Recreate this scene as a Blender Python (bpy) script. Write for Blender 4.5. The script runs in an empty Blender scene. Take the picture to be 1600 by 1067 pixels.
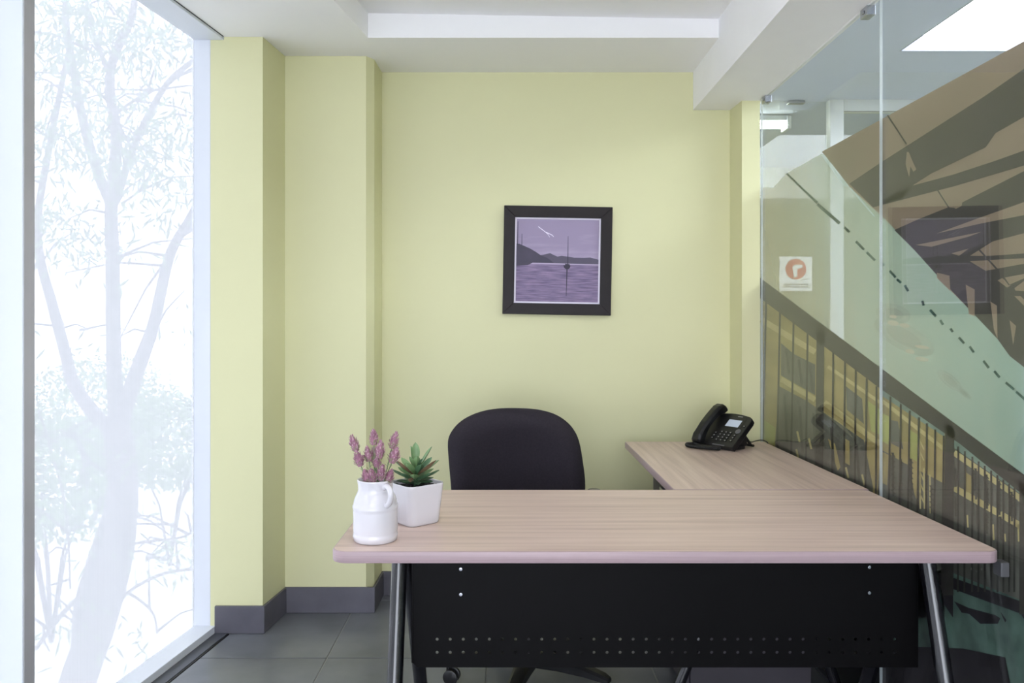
import bpy, bmesh, math, random
from mathutils import Vector, Matrix
random.seed(7)
R = math.radians
FPX = 1200.0; CX = 790.0; CY = 507.0; EYE = 1.25
SC = bpy.context.scene; COL = SC.collection

def lin(c):
    return tuple((v/255/12.92 if v/255 <= .04045 else ((v/255+.055)/1.055)**2.4) for v in c)

# ------------------------------------------------------------------ camera, world, exposure
cam = bpy.data.cameras.new('camera'); camo = bpy.data.objects.new('camera', cam); COL.objects.link(camo)
camo.location = (0, 0, EYE); camo.rotation_euler = (R(90), 0, 0)
cam.sensor_width = 36; cam.sensor_fit = 'HORIZONTAL'; cam.lens = 36*FPX/1600
cam.shift_x = (800-CX)/1600; cam.shift_y = -(533.5-CY)/1600
cam.clip_start = .02
SC.camera = camo
SKY = 9.5
w = bpy.data.worlds.new('world'); SC.world = w; w.use_nodes = True
w.node_tree.nodes['Background'].inputs[0].default_value = (.93, .97, 1.08, 1)
w.node_tree.nodes['Background'].inputs[1].default_value = SKY
vs = SC.view_settings
vs.view_transform = 'Standard'; vs.look = 'None'; vs.gamma = 1; vs.use_curve_mapping = False
vs.exposure = 0.0
SC.cycles.transparent_max_bounces = 24

def portal(loc, rot, sx, sy):
    l = bpy.data.lights.new('sky_portal', 'AREA'); l.shape = 'RECTANGLE'; l.size = sx; l.size_y = sy
    l.cycles.is_portal = True
    o = bpy.data.objects.new('sky_portal', l); COL.objects.link(o); o.location = loc; o.rotation_euler = rot
portal((-.45, -3.28, 1.22), (R(90), 0, 0), 2.9, 2.32)

# ------------------------------------------------------------------ materials
MATS = {}
def base(name):
    m = bpy.data.materials.new(name); m.use_nodes = True; MATS[name] = m
    nt = m.node_tree; return m, nt, nt.nodes, nt.links, nt.nodes['Principled BSDF']
def mat(name, rgb, rough=.5, metal=0, var=.04, scale=8, bump=0, bscale=200, spec=.5, stretch=None, coat=0):
    m, nt, n, l, p = base(name)
    c = lin(rgb)
    tc = n.new('ShaderNodeTexCoord'); src = tc.outputs['Object']
    if stretch:
        mp = n.new('ShaderNodeMapping'); mp.inputs['Scale'].default_value = stretch
        l.new(src, mp.inputs[0]); src = mp.outputs[0]
    nz = n.new('ShaderNodeTexNoise'); nz.inputs['Scale'].default_value = scale; nz.inputs['Detail'].default_value = 4
    l.new(src, nz.inputs['Vector'])
    rp = n.new('ShaderNodeValToRGB')
    rp.color_ramp.elements[0].position = .3; rp.color_ramp.elements[1].position = .7
    rp.color_ramp.elements[0].color = tuple(v*(1-var) for v in c)+(1,)
    rp.color_ramp.elements[1].color = tuple(min(1, v*(1+var)) for v in c)+(1,)
    l.new(nz.outputs[0], rp.inputs[0]); l.new(rp.outputs[0], p.inputs['Base Color'])
    p.inputs['Roughness'].default_value = rough; p.inputs['Metallic'].default_value = metal
    p.inputs['Specular IOR Level'].default_value = spec
    if coat: p.inputs['Coat Weight'].default_value = coat
    if bump:
        b = n.new('ShaderNodeTexNoise'); b.inputs['Scale'].default_value = bscale; l.new(src, b.inputs['Vector'])
        bp = n.new('ShaderNodeBump'); bp.inputs['Strength'].default_value = bump; bp.inputs['Distance'].default_value = .002
        l.new(b.outputs[0], bp.inputs['Height']); l.new(bp.outputs[0], p.inputs['Normal'])
    return m
def emit(name, rgb, s):
    m, nt, n, l, p = base(name)
    p.inputs['Base Color'].default_value = lin(rgb)+(1,)
    p.inputs['Emission Color'].default_value = lin(rgb)+(1,); p.inputs['Emission Strength'].default_value = s
    return m
def glass(name, tint, k=1.0):
    """thin clear glass: Schlick mix of transparency and mirror reflection"""
    m, nt, n, l, p = base(name); n.remove(p)
    out = n['Material Output']
    tr = n.new('ShaderNodeBsdfTransparent'); tr.inputs[0].default_value = tint+(1,)
    gl = n.new('ShaderNodeBsdfGlossy'); gl.inputs['Roughness'].default_value = 0
    lw = n.new('ShaderNodeLayerWeight')
    pw = n.new('ShaderNodeMath'); pw.operation = 'POWER'; pw.inputs[1].default_value = 5
    ma = n.new('ShaderNodeMath'); ma.operation = 'MULTIPLY_ADD'; ma.inputs[1].default_value = .96*k; ma.inputs[2].default_value = .04*k
    mx = n.new('ShaderNodeMixShader')
    l.new(lw.outputs['Facing'], pw.inputs[0]); l.new(pw.outputs[0], ma.inputs[0]); l.new(ma.outputs[0], mx.inputs[0])
    l.new(tr.outputs[0], mx.inputs[1]); l.new(gl.outputs[0], mx.inputs[2]); l.new(mx.outputs[0], out.inputs[0])
    return m
def veil(name, t, rgb):
    """window pane with a white sun-screen film: part see-through, part light-scattering"""
    m, nt, n, l, p = base(name); n.remove(p)
    out = n['Material Output']
    tr = n.new('ShaderNodeBsdfTransparent'); tr.inputs[0].default_value = (t, t, t, 1)
    tl = n.new('ShaderNodeBsdfTranslucent')
    tc = n.new('ShaderNodeTexCoord'); mp = n.new('ShaderNodeMapping'); mp.inputs['Scale'].default_value = (60, 60, .4)
    nz = n.new('ShaderNodeTexNoise'); nz.inputs['Scale'].default_value = 4
    l.new(tc.outputs['Object'], mp.inputs[0]); l.new(mp.outputs[0], nz.inputs['Vector'])
    rp = n.new('ShaderNodeValToRGB'); rp.color_ramp.elements[0].color = tuple(v*.95 for v in rgb)+(1,); rp.color_ramp.elements[1].color = tuple(v*1.05 for v in rgb)+(1,)
    l.new(nz.outputs[0], rp.inputs[0]); l.new(rp.outputs[0], tl.inputs[0])
    ad = n.new('ShaderNodeAddShader'); l.new(tr.outputs[0], ad.inputs[0]); l.new(tl.outputs[0], ad.inputs[1]); l.new(ad.outputs[0], out.inputs[0])
    return m
def sheer(name, rgb1, rgb2, opac, scale=(1, 3, .6), nscale=3):
    """printed translucent film"""
    m, nt, n, l, p = base(name); n.remove(p)
    out = n['Material Output']
    tc = n.new('ShaderNodeTexCoord'); mp = n.new('ShaderNodeMapping'); mp.inputs['Scale'].default_value = scale
    nz = n.new('ShaderNodeTexNoise'); nz.inputs['Scale'].default_value = nscale; nz.inputs['Detail'].default_value = 3
    rp = n.new('ShaderNodeValToRGB'); rp.color_ramp.elements[0].position = .35; rp.color_ramp.elements[1].position = .65
    rp.color_ramp.elements[0].color = lin(rgb1)+(1,); rp.color_ramp.elements[1].color = lin(rgb2)+(1,)
    l.new(tc.outputs['Object'], mp.inputs[0]); l.new(mp.outputs[0], nz.inputs['Vector']); l.new(nz.outputs[0], rp.inputs[0])
    df = n.new('ShaderNodeBsdfDiffuse'); l.new(rp.outputs[0], df.inputs[0])
    tl = n.new('ShaderNodeBsdfTranslucent'); l.new(rp.outputs[0], tl.inputs[0])
    m1 = n.new('ShaderNodeMixShader'); m1.inputs[0].default_value = .25; l.new(df.outputs[0], m1.inputs[1]); l.new(tl.outputs[0], m1.inputs[2])
    tr = n.new('ShaderNodeBsdfTransparent')
    m2 = n.new('ShaderNodeMixShader'); m2.inputs[0].default_value = opac; l.new(tr.outputs[0], m2.inputs[1]); l.new(m1.outputs[0], m2.inputs[2])
    l.new(m2.outputs[0], out.inputs[0])
    return m
def wood(name, along):
    m, nt, n, l, p = base(name)
    tc = n.new('ShaderNodeTexCoord'); mp = n.new('ShaderNodeMapping')
    mp.inputs['Scale'].default_value = (.8, 26, 26) if along == 'x' else (26, .8, 26)
    l.new(tc.outputs['Object'], mp.inputs[0])
    nz = n.new('ShaderNodeTexNoise'); nz.inputs['Scale'].default_value = 1.6; nz.inputs['Detail'].default_value = 8; nz.inputs['Roughness'].default_value = .62
    l.new(mp.outputs[0], nz.inputs['Vector'])
    rp = n.new('ShaderNodeValToRGB'); e = rp.color_ramp.elements
    e[0].position = .25; e[0].color = lin((176, 152, 143))+(1,)
    e[1].position = .75; e[1].color = lin((220, 199, 187))+(1,)
    k = e.new(.5); k.color = lin((202, 179, 168))+(1,)
    l.new(nz.outputs[0], rp.inputs[0]); l.new(rp.outputs[0], p.inputs['Base Color'])
    p.inputs['Roughness'].default_value = .38
    bp = n.new('ShaderNodeBump'); bp.inputs['Strength'].default_value = .08; bp.inputs['Distance'].default_value = .001
    l.new(nz.outputs[0], bp.inputs['Height']); l.new(bp.outputs[0], p.inputs['Normal'])
    return m
WALL = mat('green_paint', (214, 212, 168), .55, var=.012, scale=2, bump=.05, bscale=350)
CEIL = mat('ceiling_white', (246, 245, 245), .7, var=.005, scale=3)
PLASTER = mat('beam_plaster', (244, 243, 244), .7, var=.012, scale=6, bump=.06, bscale=30)
WHITEAL = mat('white_aluminium', (220, 224, 232), .35, var=.01)
SHADEAL = mat('shaded_aluminium', (178, 176, 180), .45, var=.03)
TILE = mat('slate_tile', (106, 108, 114), .28, var=.2, scale=5, bump=.06, bscale=40)
SKIRT = mat('slate_skirting', (90, 88, 97), .45, var=.15, scale=9)
GROUT = mat('grout', (150, 150, 146), .9)
TRACK = mat('dark_track', (70, 72, 80), .35, var=.08)
BLACK = mat('black_gap', (14, 14, 15), .6)
WOODX = wood('laminate_x', 'x'); WOODY = wood('laminate_y', 'y')
EDGEW = mat('laminate_edge', (168, 146, 150), .42, var=.09, scale=3, stretch=(1, 1, 120))
BPANEL = mat('black_panel', (7, 6, 7), .5, var=.06, spec=.12)
BTUBE = mat('black_gloss_tube', (16, 16, 20), .2, var=.03, spec=.6, coat=.3)
FABRIC = mat('charcoal_fabric', (50, 46, 52), .95, var=.1, scale=160, bump=.35, bscale=700, spec=.15)
BPLAS = mat('black_plastic', (20, 20, 22), .38, var=.05)
GREYP = mat('grey_plastic', (96, 96, 100), .4)
PED = mat('charcoal_pedestal', (58, 54, 60), .5, var=.06)
CERAM = mat('white_ceramic', (214, 211, 216), .22, var=.008, coat=.3)
SOIL = mat('dark_soil', (44, 40, 40), .95, var=.4, scale=90, bump=.9, bscale=160)
LEAFG = mat('succulent_green', (116, 146, 100), .42, var=.28, scale=28)
LEAFD = mat('succulent_dark', (72, 104, 74), .42, var=.3, scale=28)
LEAFR = mat('succulent_red_tip', (120, 96, 74), .42, var=.35, scale=40)
STEMG = mat('flower_stem', (132, 150, 112), .6, var=.15, scale=60)
PETALL = mat('pale_petal', (206, 170, 182), .7, var=.15, scale=70)
PETAL = mat('purple_petal', (170, 122, 142), .7, var=.22, scale=70)
PETALG = mat('sepal_green', (164, 160, 130), .7, var=.2, scale=70)
FRAME = mat('dark_frame_wood', (30, 24, 25), .45, spec=.22, var=.12, scale=14)
MATTE = mat('white_mount', (226, 220, 234), .6, var=.01)
PGLASS = glass('picture_glazing', (1, 1, 1), .6)
SCREEN = mat('lcd_screen', (196, 206, 222), .25, var=.02)
KEYC = mat('key_grey', (150, 150, 150), .4)
CHROME = mat('steel', (180, 182, 188), .25, 1)
GLASS = glass('partition_glass', (.965, .978, .975), 1.0)
CLEAR = glass('clear_glass', (.97, .98, .98), 1.0)
VEIL = veil('screen_film', .085, (.122, .124, .130))
SILI = mat('glass_edge', (206, 212, 214), .3, var=.03)
CORW = mat('corridor_wall', (208, 210, 188), .7, var=.02)
CORC = mat('corridor_ceiling', (206, 214, 238), .7, var=.01)
CORF = mat('corridor_floor_stone', (120, 120, 116), .5, var=.1)
LIGHTP = emit('skylight_panel', (240, 246, 255), 10.0)
TUBE = emit('fluorescent_tube', (250, 255, 240), 16.0)
FILL = emit('fill_diffuser', (255, 250, 246), 8.0)
SIGNW = mat('sign_white', (232, 234, 240), .5); SIGNR = mat('sign_red', (190, 50, 56), .5); SIGNG = mat('sign_grey', (110, 110, 116), .5)
BARK = mat('bark', (96, 86, 84), .9, var=.3, scale=12)
LEAFT = mat('tree_leaf', (110, 134, 84), .7, var=.3, scale=3)
PAVE = mat('pale_pavement', (222, 220, 214), .9, var=.06, scale=.6)
PTAPE = mat('clear_bracket', (84, 84, 86), .4)

# ------------------------------------------------------------------ mesh helpers
class MB:
    def __init__(s): s.v = []; s.f = []; s.m = []
    def add(s, vs, fs, mi=0):
        o = len(s.v); s.v += [tuple(v) for v in vs]
        for f in fs: s.f.append(tuple(i+o for i in f)); s.m.append(mi)
        return s
    def box(s, x0, x1, y0, y1, z0, z1, mi=0, M=None):
        vs = [Vector((x, y, z)) for z in (z0, z1) for y in (y0, y1) for x in (x0, x1)]
        if M: vs = [M @ v for v in vs]
        return s.add(vs, [(0, 2, 3, 1), (4, 5, 7, 6), (0, 1, 5, 4), (2, 6, 7, 3), (0, 4, 6, 2), (1, 3, 7, 5)], mi)
    def prism(s, pts, z0, z1, mi=0, M=None):
        n = len(pts)
        vs = [Vector((p[0], p[1], z0)) for p in pts]+[Vector((p[0], p[1], z1)) for p in pts]
        if M: vs = [M @ v for v in vs]
        return s.add(vs, [tuple(range(n-1, -1, -1)), tuple(range(n, 2*n))]+[(i, (i+1) % n, n+(i+1) % n, n+i) for i in range(n)], mi)
    def rings(s, rs, cap=True, mi=0, close=True):
        n = len(rs[0]); vs = [v for r in rs for v in r]; fs = []
        for k in range(len(rs)-1):
            for i in range(n if close else n-1):
                j = (i+1) % n; fs.append((k*n+i, k*n+j, (k+1)*n+j, (k+1)*n+i))
        if cap: fs += [tuple(range(n-1, -1, -1)), tuple(range((len(rs)-1)*n, len(rs)*n))]
        return s.add(vs, fs, mi)
    def lathe(s, prof, n=40, c=(0, 0, 0), cap=True, mi=0):
        return s.rings([[Vector((c[0]+r*math.cos(2*math.pi*i/n), c[1]+r*math.sin(2*math.pi*i/n), c[2]+z)) for i in range(n)] for r, z in prof], cap, mi)
    def tube(s, pts, rad, n=12, mi=0, cap=True):
        pts = [Vector(p) for p in pts]
        rad = rad if isinstance(rad, (list, tuple)) else [rad]*len(pts)
        rs = []; prev = None
        for i, p in enumerate(pts):
            t = (pts[min(i+1, len(pts)-1)]-pts[max(i-1, 0)]).normalized()
            if prev is None:
                a = Vector((0, 0, 1)) if abs(t.z) < .9 else Vector((1, 0, 0)); u = t.cross(a).normalized()
            else:
                u = (prev-t*prev.dot(t)).normalized()
            prev = u; v2 = t.cross(u)
            rs.append([p+(u*math.cos(2*math.pi*k/n)+v2*math.sin(2*math.pi*k/n))*rad[i] for k in range(n)])
        return s.rings(rs, cap, mi)
    def build(s, name, mats, parent=None, smooth=False, bevel=0, seg=2, fix=True):
        me = bpy.data.meshes.new(name); me.from_pydata(s.v, [], s.f); me.update()
        for m in (mats if isinstance(mats, (list, tuple)) else [mats]): me.materials.append(m)
        me.polygons.foreach_set('material_index', s.m)
        if fix:
            bm = bmesh.new(); bm.from_mesh(me); bmesh.ops.recalc_face_normals(bm, faces=bm.faces); bm.to_mesh(me); bm.free()
        if smooth:
            me.polygons.foreach_set('use_smooth', [True]*len(me.polygons))
        o = bpy.data.objects.new(name, me); COL.objects.link(o)
        if parent: o.parent = parent
        if bevel:
            b = o.modifiers.new('bevel', 'BEVEL'); b.width = bevel; b.segments = seg; b.limit_method = 'ANGLE'; b.angle_limit = R(40)
            b.harden_normals = False
        if smooth == 'auto':
            me.set_sharp_from_angle(angle=R(38))
        return o
def empty(name, loc=(0, 0, 0), rz=0):
    o = bpy.data.objects.new(name, None); COL.objects.link(o); o.location = loc; o.rotation_euler = (0, 0, rz); o.empty_display_size = .1
    return o
def tag(o, label, cat=None, group=None, kind=None):
    o['label'] = label
    if cat: o['category'] = cat
    if group: o['group'] = group
    if kind: o['kind'] = kind
    return o
def catmull(pts, n, closed=False):
    P = [Vector(p) for p in pts]; N = len(P); out = []
    segs = N if closed else N-1
    for s in range(segs):
        g = lambda i: P[i % N] if closed else P[max(0, min(N-1, i))]
        a, b, c, d = g(s-1), g(s), g(s+1), g(s+2)
        for k in range(n):
            t = k/n
            out.append(.5*((2*b)+(c-a)*t+(2*a-5*b+4*c-d)*t*t+(3*b-a-3*c+d)*t**3))
    if not closed: out.append(P[-1])
    return out
def rounded(w, d, r, n=6, cx=0, cy=0):
    pts = []
    for qx, qy, a0 in ((1, 1, 0), (-1, 1, 90), (-1, -1, 180), (1, -1, 270)):
        for k in range(n+1):
            a = R(a0+90*k/n); pts.append((cx+qx*(w/2-r)+r*math.cos(a), cy+qy*(d/2-r)+r*math.sin(a)))
    return pts
def clip(poly, a, b, c):
    """keep a*x+b*y+c>=0"""
    out = []
    for i in range(len(poly)):
        p, q = poly[i], poly[(i+1) % len(poly)]
        dp, dq = a*p[0]+b*p[1]+c, a*q[0]+b*q[1]+c
        if dp >= 0: out.append(p)
        if (dp >= 0) != (dq >= 0):
            t = dp/(dp-dq); out.append((p[0]+(q[0]-p[0])*t, p[1]+(q[1]-p[1])*t))
    return out

# ------------------------------------------------------------------ room constants
YB = 3.548; GX = 1.128; ZC = 2.415; ZT = 2.503; ZBEAM = 2.24; YR = -3.2
def wx(y, off=0): return -1.6025+.1375*y+off      # room line of the glazed window wall
# ------------------------------------------------------------------ floor
fl = MB().prism([(wx(YR), YR), (GX+.02, YR), (GX+.02, 3.7), (wx(3.12), 3.7), (wx(3.12), 3.12)], -.2, -.003).build('floor', GROUT)
tag(fl, 'dark slate tiled office floor with pale grout lines', kind='structure')
gx0, gy0, T = -.67, 2.879, .601
k = 0
for i in range(-3, 4):
    for j in range(-11, 3):
        x0, y0 = gx0+i*T, gy0+j*T; g = .0021
        p = [(x0+g, y0+g), (x0+T-g, y0+g), (x0+T-g, y0+T-g), (x0+g, y0+T-g)]
        p = clip(p, 1, -.1375, 1.6025-.062); p = clip(p, -1, 0, GX-.004) if p else p
        p = clip(p, 0, -1, 3.56) if p else p; p = clip(p, 0, 1, -YR) if p else p
        if len(p) < 3: continue
        MB().prism(p, -.02, 0).build('tile', TILE, fl, bevel=.001, seg=1)
# ------------------------------------------------------------------ walls
def vert(name, pts, z0, z1, m, label):
    o = MB().prism(pts, z0, z1).build(name, m); return tag(o, label, kind='structure')
vert('wall_back', [(-.572, YB), (GX+.02, YB), (GX+.02, 3.85), (-.572, 3.85)], 0, 2.7, WALL, 'plain lime green painted back wall behind the desk')
vert('wall_left', [(-1.196, 3.112), (-.984, 3.112), (-.9575, 3.334), (-.606, 3.334), (-.5775, 3.377), (-.5715, 3.55), (-.5715, 3.85), (-1.26, 3.85), (-1.26, 3.17), (-1.196, 3.17)], 0, 2.7, WALL,
     'stepped lime green wall pillars between window and back wall')
vert('wall_right', [(1.036, YB+.001), (1.045, 3.396), (GX-.003, 3.396), (GX-.003, YB+.001)], 0, ZBEAM, WALL, 'narrow lime green pillar at the end of the glass partition')
bb = empty('baseboard_back'); tag(bb, 'dark slate tile skirting along the green walls', kind='structure')
def skirt(a, b, h=.112, t=.010):
    a, b = Vector(a), Vector(b); d = (b-a).normalized(); nrm = Vector((d.y, -d.x))
    MB().prism([a, b, b+nrm*t, a+nrm*t], .001, h).build('skirting_tile', SKIRT, bb, bevel=.0015, seg=1)
skirt((-1.176, 3.112), (-.974, 3.112)); skirt((-.984, 3.112), (-.9575, 3.334)); skirt((-.9575, 3.334), (-.566, 3.334))
skirt((-.576, 3.334), (-.5715, YB)); skirt((-.5715, YB), (.03, YB)); skirt((.032, YB), (.63, YB)); skirt((.632, YB), (1.036, YB))
skirt((1.036, YB), (1.045, 3.396)); skirt((1.035, 3.396), (GX-.004, 3.396))
# ------------------------------------------------------------------ ceiling with tray
TY0, TY1 = -1.6, 3.12
def tx(y): return -.559+.1625*(y-TY1)
c = MB()
XB = .866
c.add([(wx(3.7), 3.6, ZC), (XB, 3.6, ZC), (XB, TY1, ZC), (tx(TY1), TY1, ZC), (tx(TY0), TY0, ZC), (XB, TY0, ZC), (XB, YR, ZC), (wx(YR)-.02, YR, ZC)],
      [(0, 3, 2, 1), (0, 7, 4, 3), (4, 7, 6, 5)])
za, zb = ZT+.012, ZT-.012       # the tray ceiling sags slightly to the right
c.add([(tx(TY1), TY1, ZC), (XB, TY1, ZC), (XB, TY1, zb), (tx(TY1), TY1, za), (tx(TY0), TY0, ZC), (XB, TY0, ZC), (XB, TY0, zb), (tx(TY0), TY0, za)],
      [(0, 1, 2, 3), (4, 5, 6, 7), (0, 3, 7, 4), (3, 2, 6, 7)])
ce = c.build('ceiling', CEIL, fix=False); tag(ce, 'white plaster ceiling with a shallow recessed tray', kind='structure')
sl = MB().prism([(wx(YR)-.1, YR), (XB, YR), (XB, 3.85), (wx(3.85)-.09, 3.85)], 2.56, 2.7).build('sky_block_slab', CEIL); tag(sl, 'unseen slab added above the plaster ceiling to block the sky', kind='structure')  # added out of view, keeps sky light from passing the thin ceiling
beam = MB().prism([(XB, YR), (GX+.014, YR), (GX+.014, 3.6), (XB, 3.6)], ZBEAM, 2.7).build('ceiling_beam', PLASTER)
tag(beam, 'white plaster beam above the glass partition', kind='structure')
# rough plaster lip along the glass top
lip = []
for i in range(60):
    y = .2+i*(3.39-.2)/59
    lip.append((GX-.004, y, ZBEAM+.001))
MB().tube(lip, [random.uniform(.002, .0045) for _ in lip], 6).build('sealant_bead', PLASTER, beam, smooth=True)
# fill lamps added in the tray out of view to brighten the room
for i, (x, y) in enumerate(((.15, 1.55), (.15, -.7))):
    t = tag(empty('fill_lamp', (x, y, ZT-.012)), ['added fill lamp out of view in the tray above the desk', 'added fill lamp in the tray behind the camera'][i], 'lamp', 'added fill lamps')
    MB().prism(rounded(.62, .62, .01), -.03, -.001).build('fill_frame', WHITEAL, t)
    MB().prism(rounded(.56, .56, .01), -.033, -.0305).build('diffuser', FILL, t)
# ------------------------------------------------------------------ window wall
D = .090   # depth of the frame
def along(y, off): return Vector((wx(y)+off*-.99, y+off*.136))
ys = [3.128, 2.086, 1.04, 0, -1.04, -2.08, -3.18]
win_lab = ['tall window between shaded white mullion and green pillar', 'second tall window bay beside the shaded white mullion', 'third tall window bay left of the camera', 'tall window bay behind the camera',
           'fifth tall window bay toward the rear wall', 'last tall window bay at the rear corner']
for i in range(6):
    y1, y0 = ys[i], ys[i+1]
    o = tag(empty('window_%d' % (i+1), (0, 0, 0)), win_lab[i], kind='structure')
    def quad(ya, yb, oa, ob):
        return [along(ya, oa), along(yb, oa), along(yb, ob), along(ya, ob)]
    MB().prism(quad(y0, y1, D-.001, D+.005), .0, ZC-.0).build('pane', CLEAR, o)
    a_, b_ = along(y0, D-.002), along(y1, D-.002)
    MB().add([(a_.x, a_.y, .0), (b_.x, b_.y, .0), (b_.x, b_.y, ZC), (a_.x, a_.y, ZC)], [(0, 1, 2, 3)]).build('screen_film', VEIL, o, fix=False)
    MB().prism(quad(y0, y1, 0, D-.004), -.02, .030).build('sill', WHITEAL, o, bevel=.002)
    MB().prism(quad(y0, y1, -.033, D-.004), ZC-.012, ZC+.05).build('head_rail', WHITEAL, o, bevel=.002)
    m_ = MB()
    if i > 0 or True:
        MB().prism(quad(y0, y0+.045, -.004, D+.08), 0, ZC+.02).build('mullion', WHITEAL, o, bevel=.002)
        MB().prism(quad(y0+.004, y0+.041, -.0062, -.0041), .0, ZC-.001).build('mullion_shade', SHADEAL, o)  # grey sheet paints the shade on the white mullion's room face
    if i == 0:
        MB().prism([(-1.272, 3.112), (-1.1965, 3.112), (-1.1965, 3.16), (-1.272, 3.16)], 0, ZC+.02).build('jamb', WHITEAL, o, bevel=.0015)
    # dark floor track
    MB().prism(quad(y0, min(y1, 3.108), -.052, -.001), -.02, .004).build('floor_track', TRACK, o, bevel=.001)
    MB().prism(quad(y0, min(y1, 3.108), -.0600, -.053), -.02, .002).build('track_gap', BLACK, o)
    MB().prism(quad(y0, min(y1, 3.108), -.0365, -.0335), ZC-.002, ZC+.004).build('shadow_gap', TRACK, o)
# rear wall with window
rw = MB()
for (xa, xb, z0, z1) in ((-2.3, -1.9, 0, 2.6), (1.0, GX+.1, 0, 2.6), (-1.9, 1.0, 0, .06), (-1.9, 1.0, 2.38, 2.6)):
    rw.box(xa, xb, YR-.12, YR, z0, z1)
tag(rw.build('wall_rear', WALL), 'lime green rear wall behind the camera', kind='structure')
o = tag(empty('window_7', (0, YR-.06, 0)), 'wide rear window behind the camera', kind='structure')
for xa in (-1.9, -.95, 0.0, .955): MB().box(xa, xa+.045, -.03, .03, .06, 2.38).build('frame_post', WHITEAL, o)
MB().box(-1.9, 1.0, -.03, .03, .06, .10).build('frame_rail', WHITEAL, o); MB().box(-1.9, 1.0, -.03, .03, 2.34, 2.38).build('frame_rail', WHITEAL, o)
MB().box(-1.9, 1.0, -.003, .003, .10, 2.34).build('pane', CLEAR, o)

# ------------------------------------------------------------------ glass partition
gp = tag(empty('wall_glass'), 'frameless glass partition right of the desk', kind='structure')
ends = [3.396, 2.318, 1.20, .08, -1.04, -2.16, YR]
for i in range(6):
    MB().box(GX, GX+.010, ends[i+1]+.002, ends[i]-.002, .012, ZBEAM-.001).build('glass_pane', GLASS, gp)
    MB().box(GX+.001, GX+.009, ends[i]-.0016, ends[i]+.0012, .012, ZBEAM-.001).build('silicone_joint', SILI, gp)
def clipfit(y, par=gp):
    m = MB(); m.box(-.006, .022, -.022, .022, -.03, 0); m.box(-.009, -.006, -.006, .006, -.02, -.01)
    o = m.build('glass_clip', CHROME, par, bevel=.003); o.location = (GX-.004, y, ZBEAM-.0005)
clipfit(3.33); clipfit(2.40)
MB().box(GX-.004, GX+.014, YR, 3.396, 0, .011).build('floor_channel', TRACK, gp)

# ------------------------------------------------------------------ corridor beyond the glass
CZ = 2.6; CY1 = 4.63
cw = MB().box(GX+.02, 4.2, YR, 6.6, -.2, -.002).build('corridor_floor', CORF); tag(cw, 'grey stone corridor floor beyond the glass', kind='structure')
SX, SY = 1.944, 3.794
cm = MB()
cm.add([(GX+.014, YR, CZ), (4.2, YR, CZ), (4.2, 6.6, CZ), (GX+.014, 6.6, CZ), (SX, .6, CZ), (4.0, .6, CZ), (4.0, SY, CZ), (SX, SY, CZ)],
       [(0, 1, 5, 4), (1, 2, 6, 5), (2, 3, 7, 6), (3, 0, 4, 7)])
zz = CZ+.075
cm.add([(SX, .6, CZ), (4.0, .6, CZ), (4.0, SY, CZ), (SX, SY, CZ), (SX, .6, zz), (4.0, .6, zz), (4.0, SY, zz), (SX, SY, zz)],
       [(0, 1, 5, 4), (1, 2, 6, 5), (2, 3, 7, 6), (3, 0, 4, 7)])
tag(cm.build('corridor_ceiling', CORC, fix=False), 'pale corridor ceiling beyond the glass', kind='structure')
tag(MB().box(GX+.02, 4.2, YR, 6.6, 2.72, 2.8).build('corridor_sky_block', CORC), 'unseen slab added above the corridor ceiling to block the sky', kind='structure')  # hidden blocker added against sky light over the corridor
tm_ = MB()  # added grey strips tone down the over-lit sides of the light recess
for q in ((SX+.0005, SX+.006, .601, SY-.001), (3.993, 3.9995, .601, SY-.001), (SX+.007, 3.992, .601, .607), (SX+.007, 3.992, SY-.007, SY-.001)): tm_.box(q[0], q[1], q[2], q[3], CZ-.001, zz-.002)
tag(tm_.build('recess_dimmer', mat('dimmer_grey', (150, 154, 168), .6)), 'added grey strips darkening the sides of the corridor light recess', kind='structure')
lp = MB().box(SX+.001, 3.999, .601, SY-.001, zz-.001, zz+.03).build('light_panel', LIGHTP)
tag(lp, 'large bright white light panel recessed in the corridor ceiling', 'light')
tag(MB().box(4.2, 4.3, YR, 6.6, 0, 2.8).build('wall_corridor_right', CORW), 'pale corridor side wall', kind='structure')
tag(MB().box(GX+.02, 4.3, YR-.1, YR, 0, 2.8).build('wall_corridor_rear', CORW), 'pale corridor rear wall', kind='structure')
tag(MB().box(GX+.02, 4.3, 6.6, 6.7, 0, 2.8).build('wall_corridor_far', CORW), 'pale green far wall of the room beyond the corridor', kind='structure')
tag(MB().box(GX+.021, GX+.12, 3.852, 6.6, 0, 2.8).build('wall_corridor_left', CORW), 'pale corridor wall behind the green back wall', kind='structure')
# far glazed screen: white posts, header, solid panel below
fs = tag(empty('door_1', (0, CY1, 0)), 'white framed glazed door screen across the corridor', kind='structure')
MB().box(1.945, 2.026, -.03, .03, 0, CZ-.001).build('frame_post', WHITEAL, fs, bevel=.002)
MB().box(3.10, 3.18, -.03, .03, 0, CZ-.001).build('frame_post', WHITEAL, fs, bevel=.002)
MB().box(2.027, 3.099, -.03, .03, CZ-.072, CZ-.001).build('head_rail', WHITEAL, fs, bevel=.002)
MB().box(2.027, 3.099, -.031, -.028, CZ-.075, CZ-.0725).build('shadow_gap', BLACK, fs)
MB().box(1.25, 1.944, -.005, .005, .02, CZ-.01).build('glass_leaf', CLEAR, fs)
MB().box(2.027, 3.099, -.005, .005, .02, CZ-.075).build('glass_leaf', CLEAR, fs)
MB().prism([(1.70, -.02), (1.80, -.02), (1.80, .02), (1.70, .02)], CZ-.022, CZ-.002).build('patch_fitting', CHROME, fs, bevel=.004)
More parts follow.
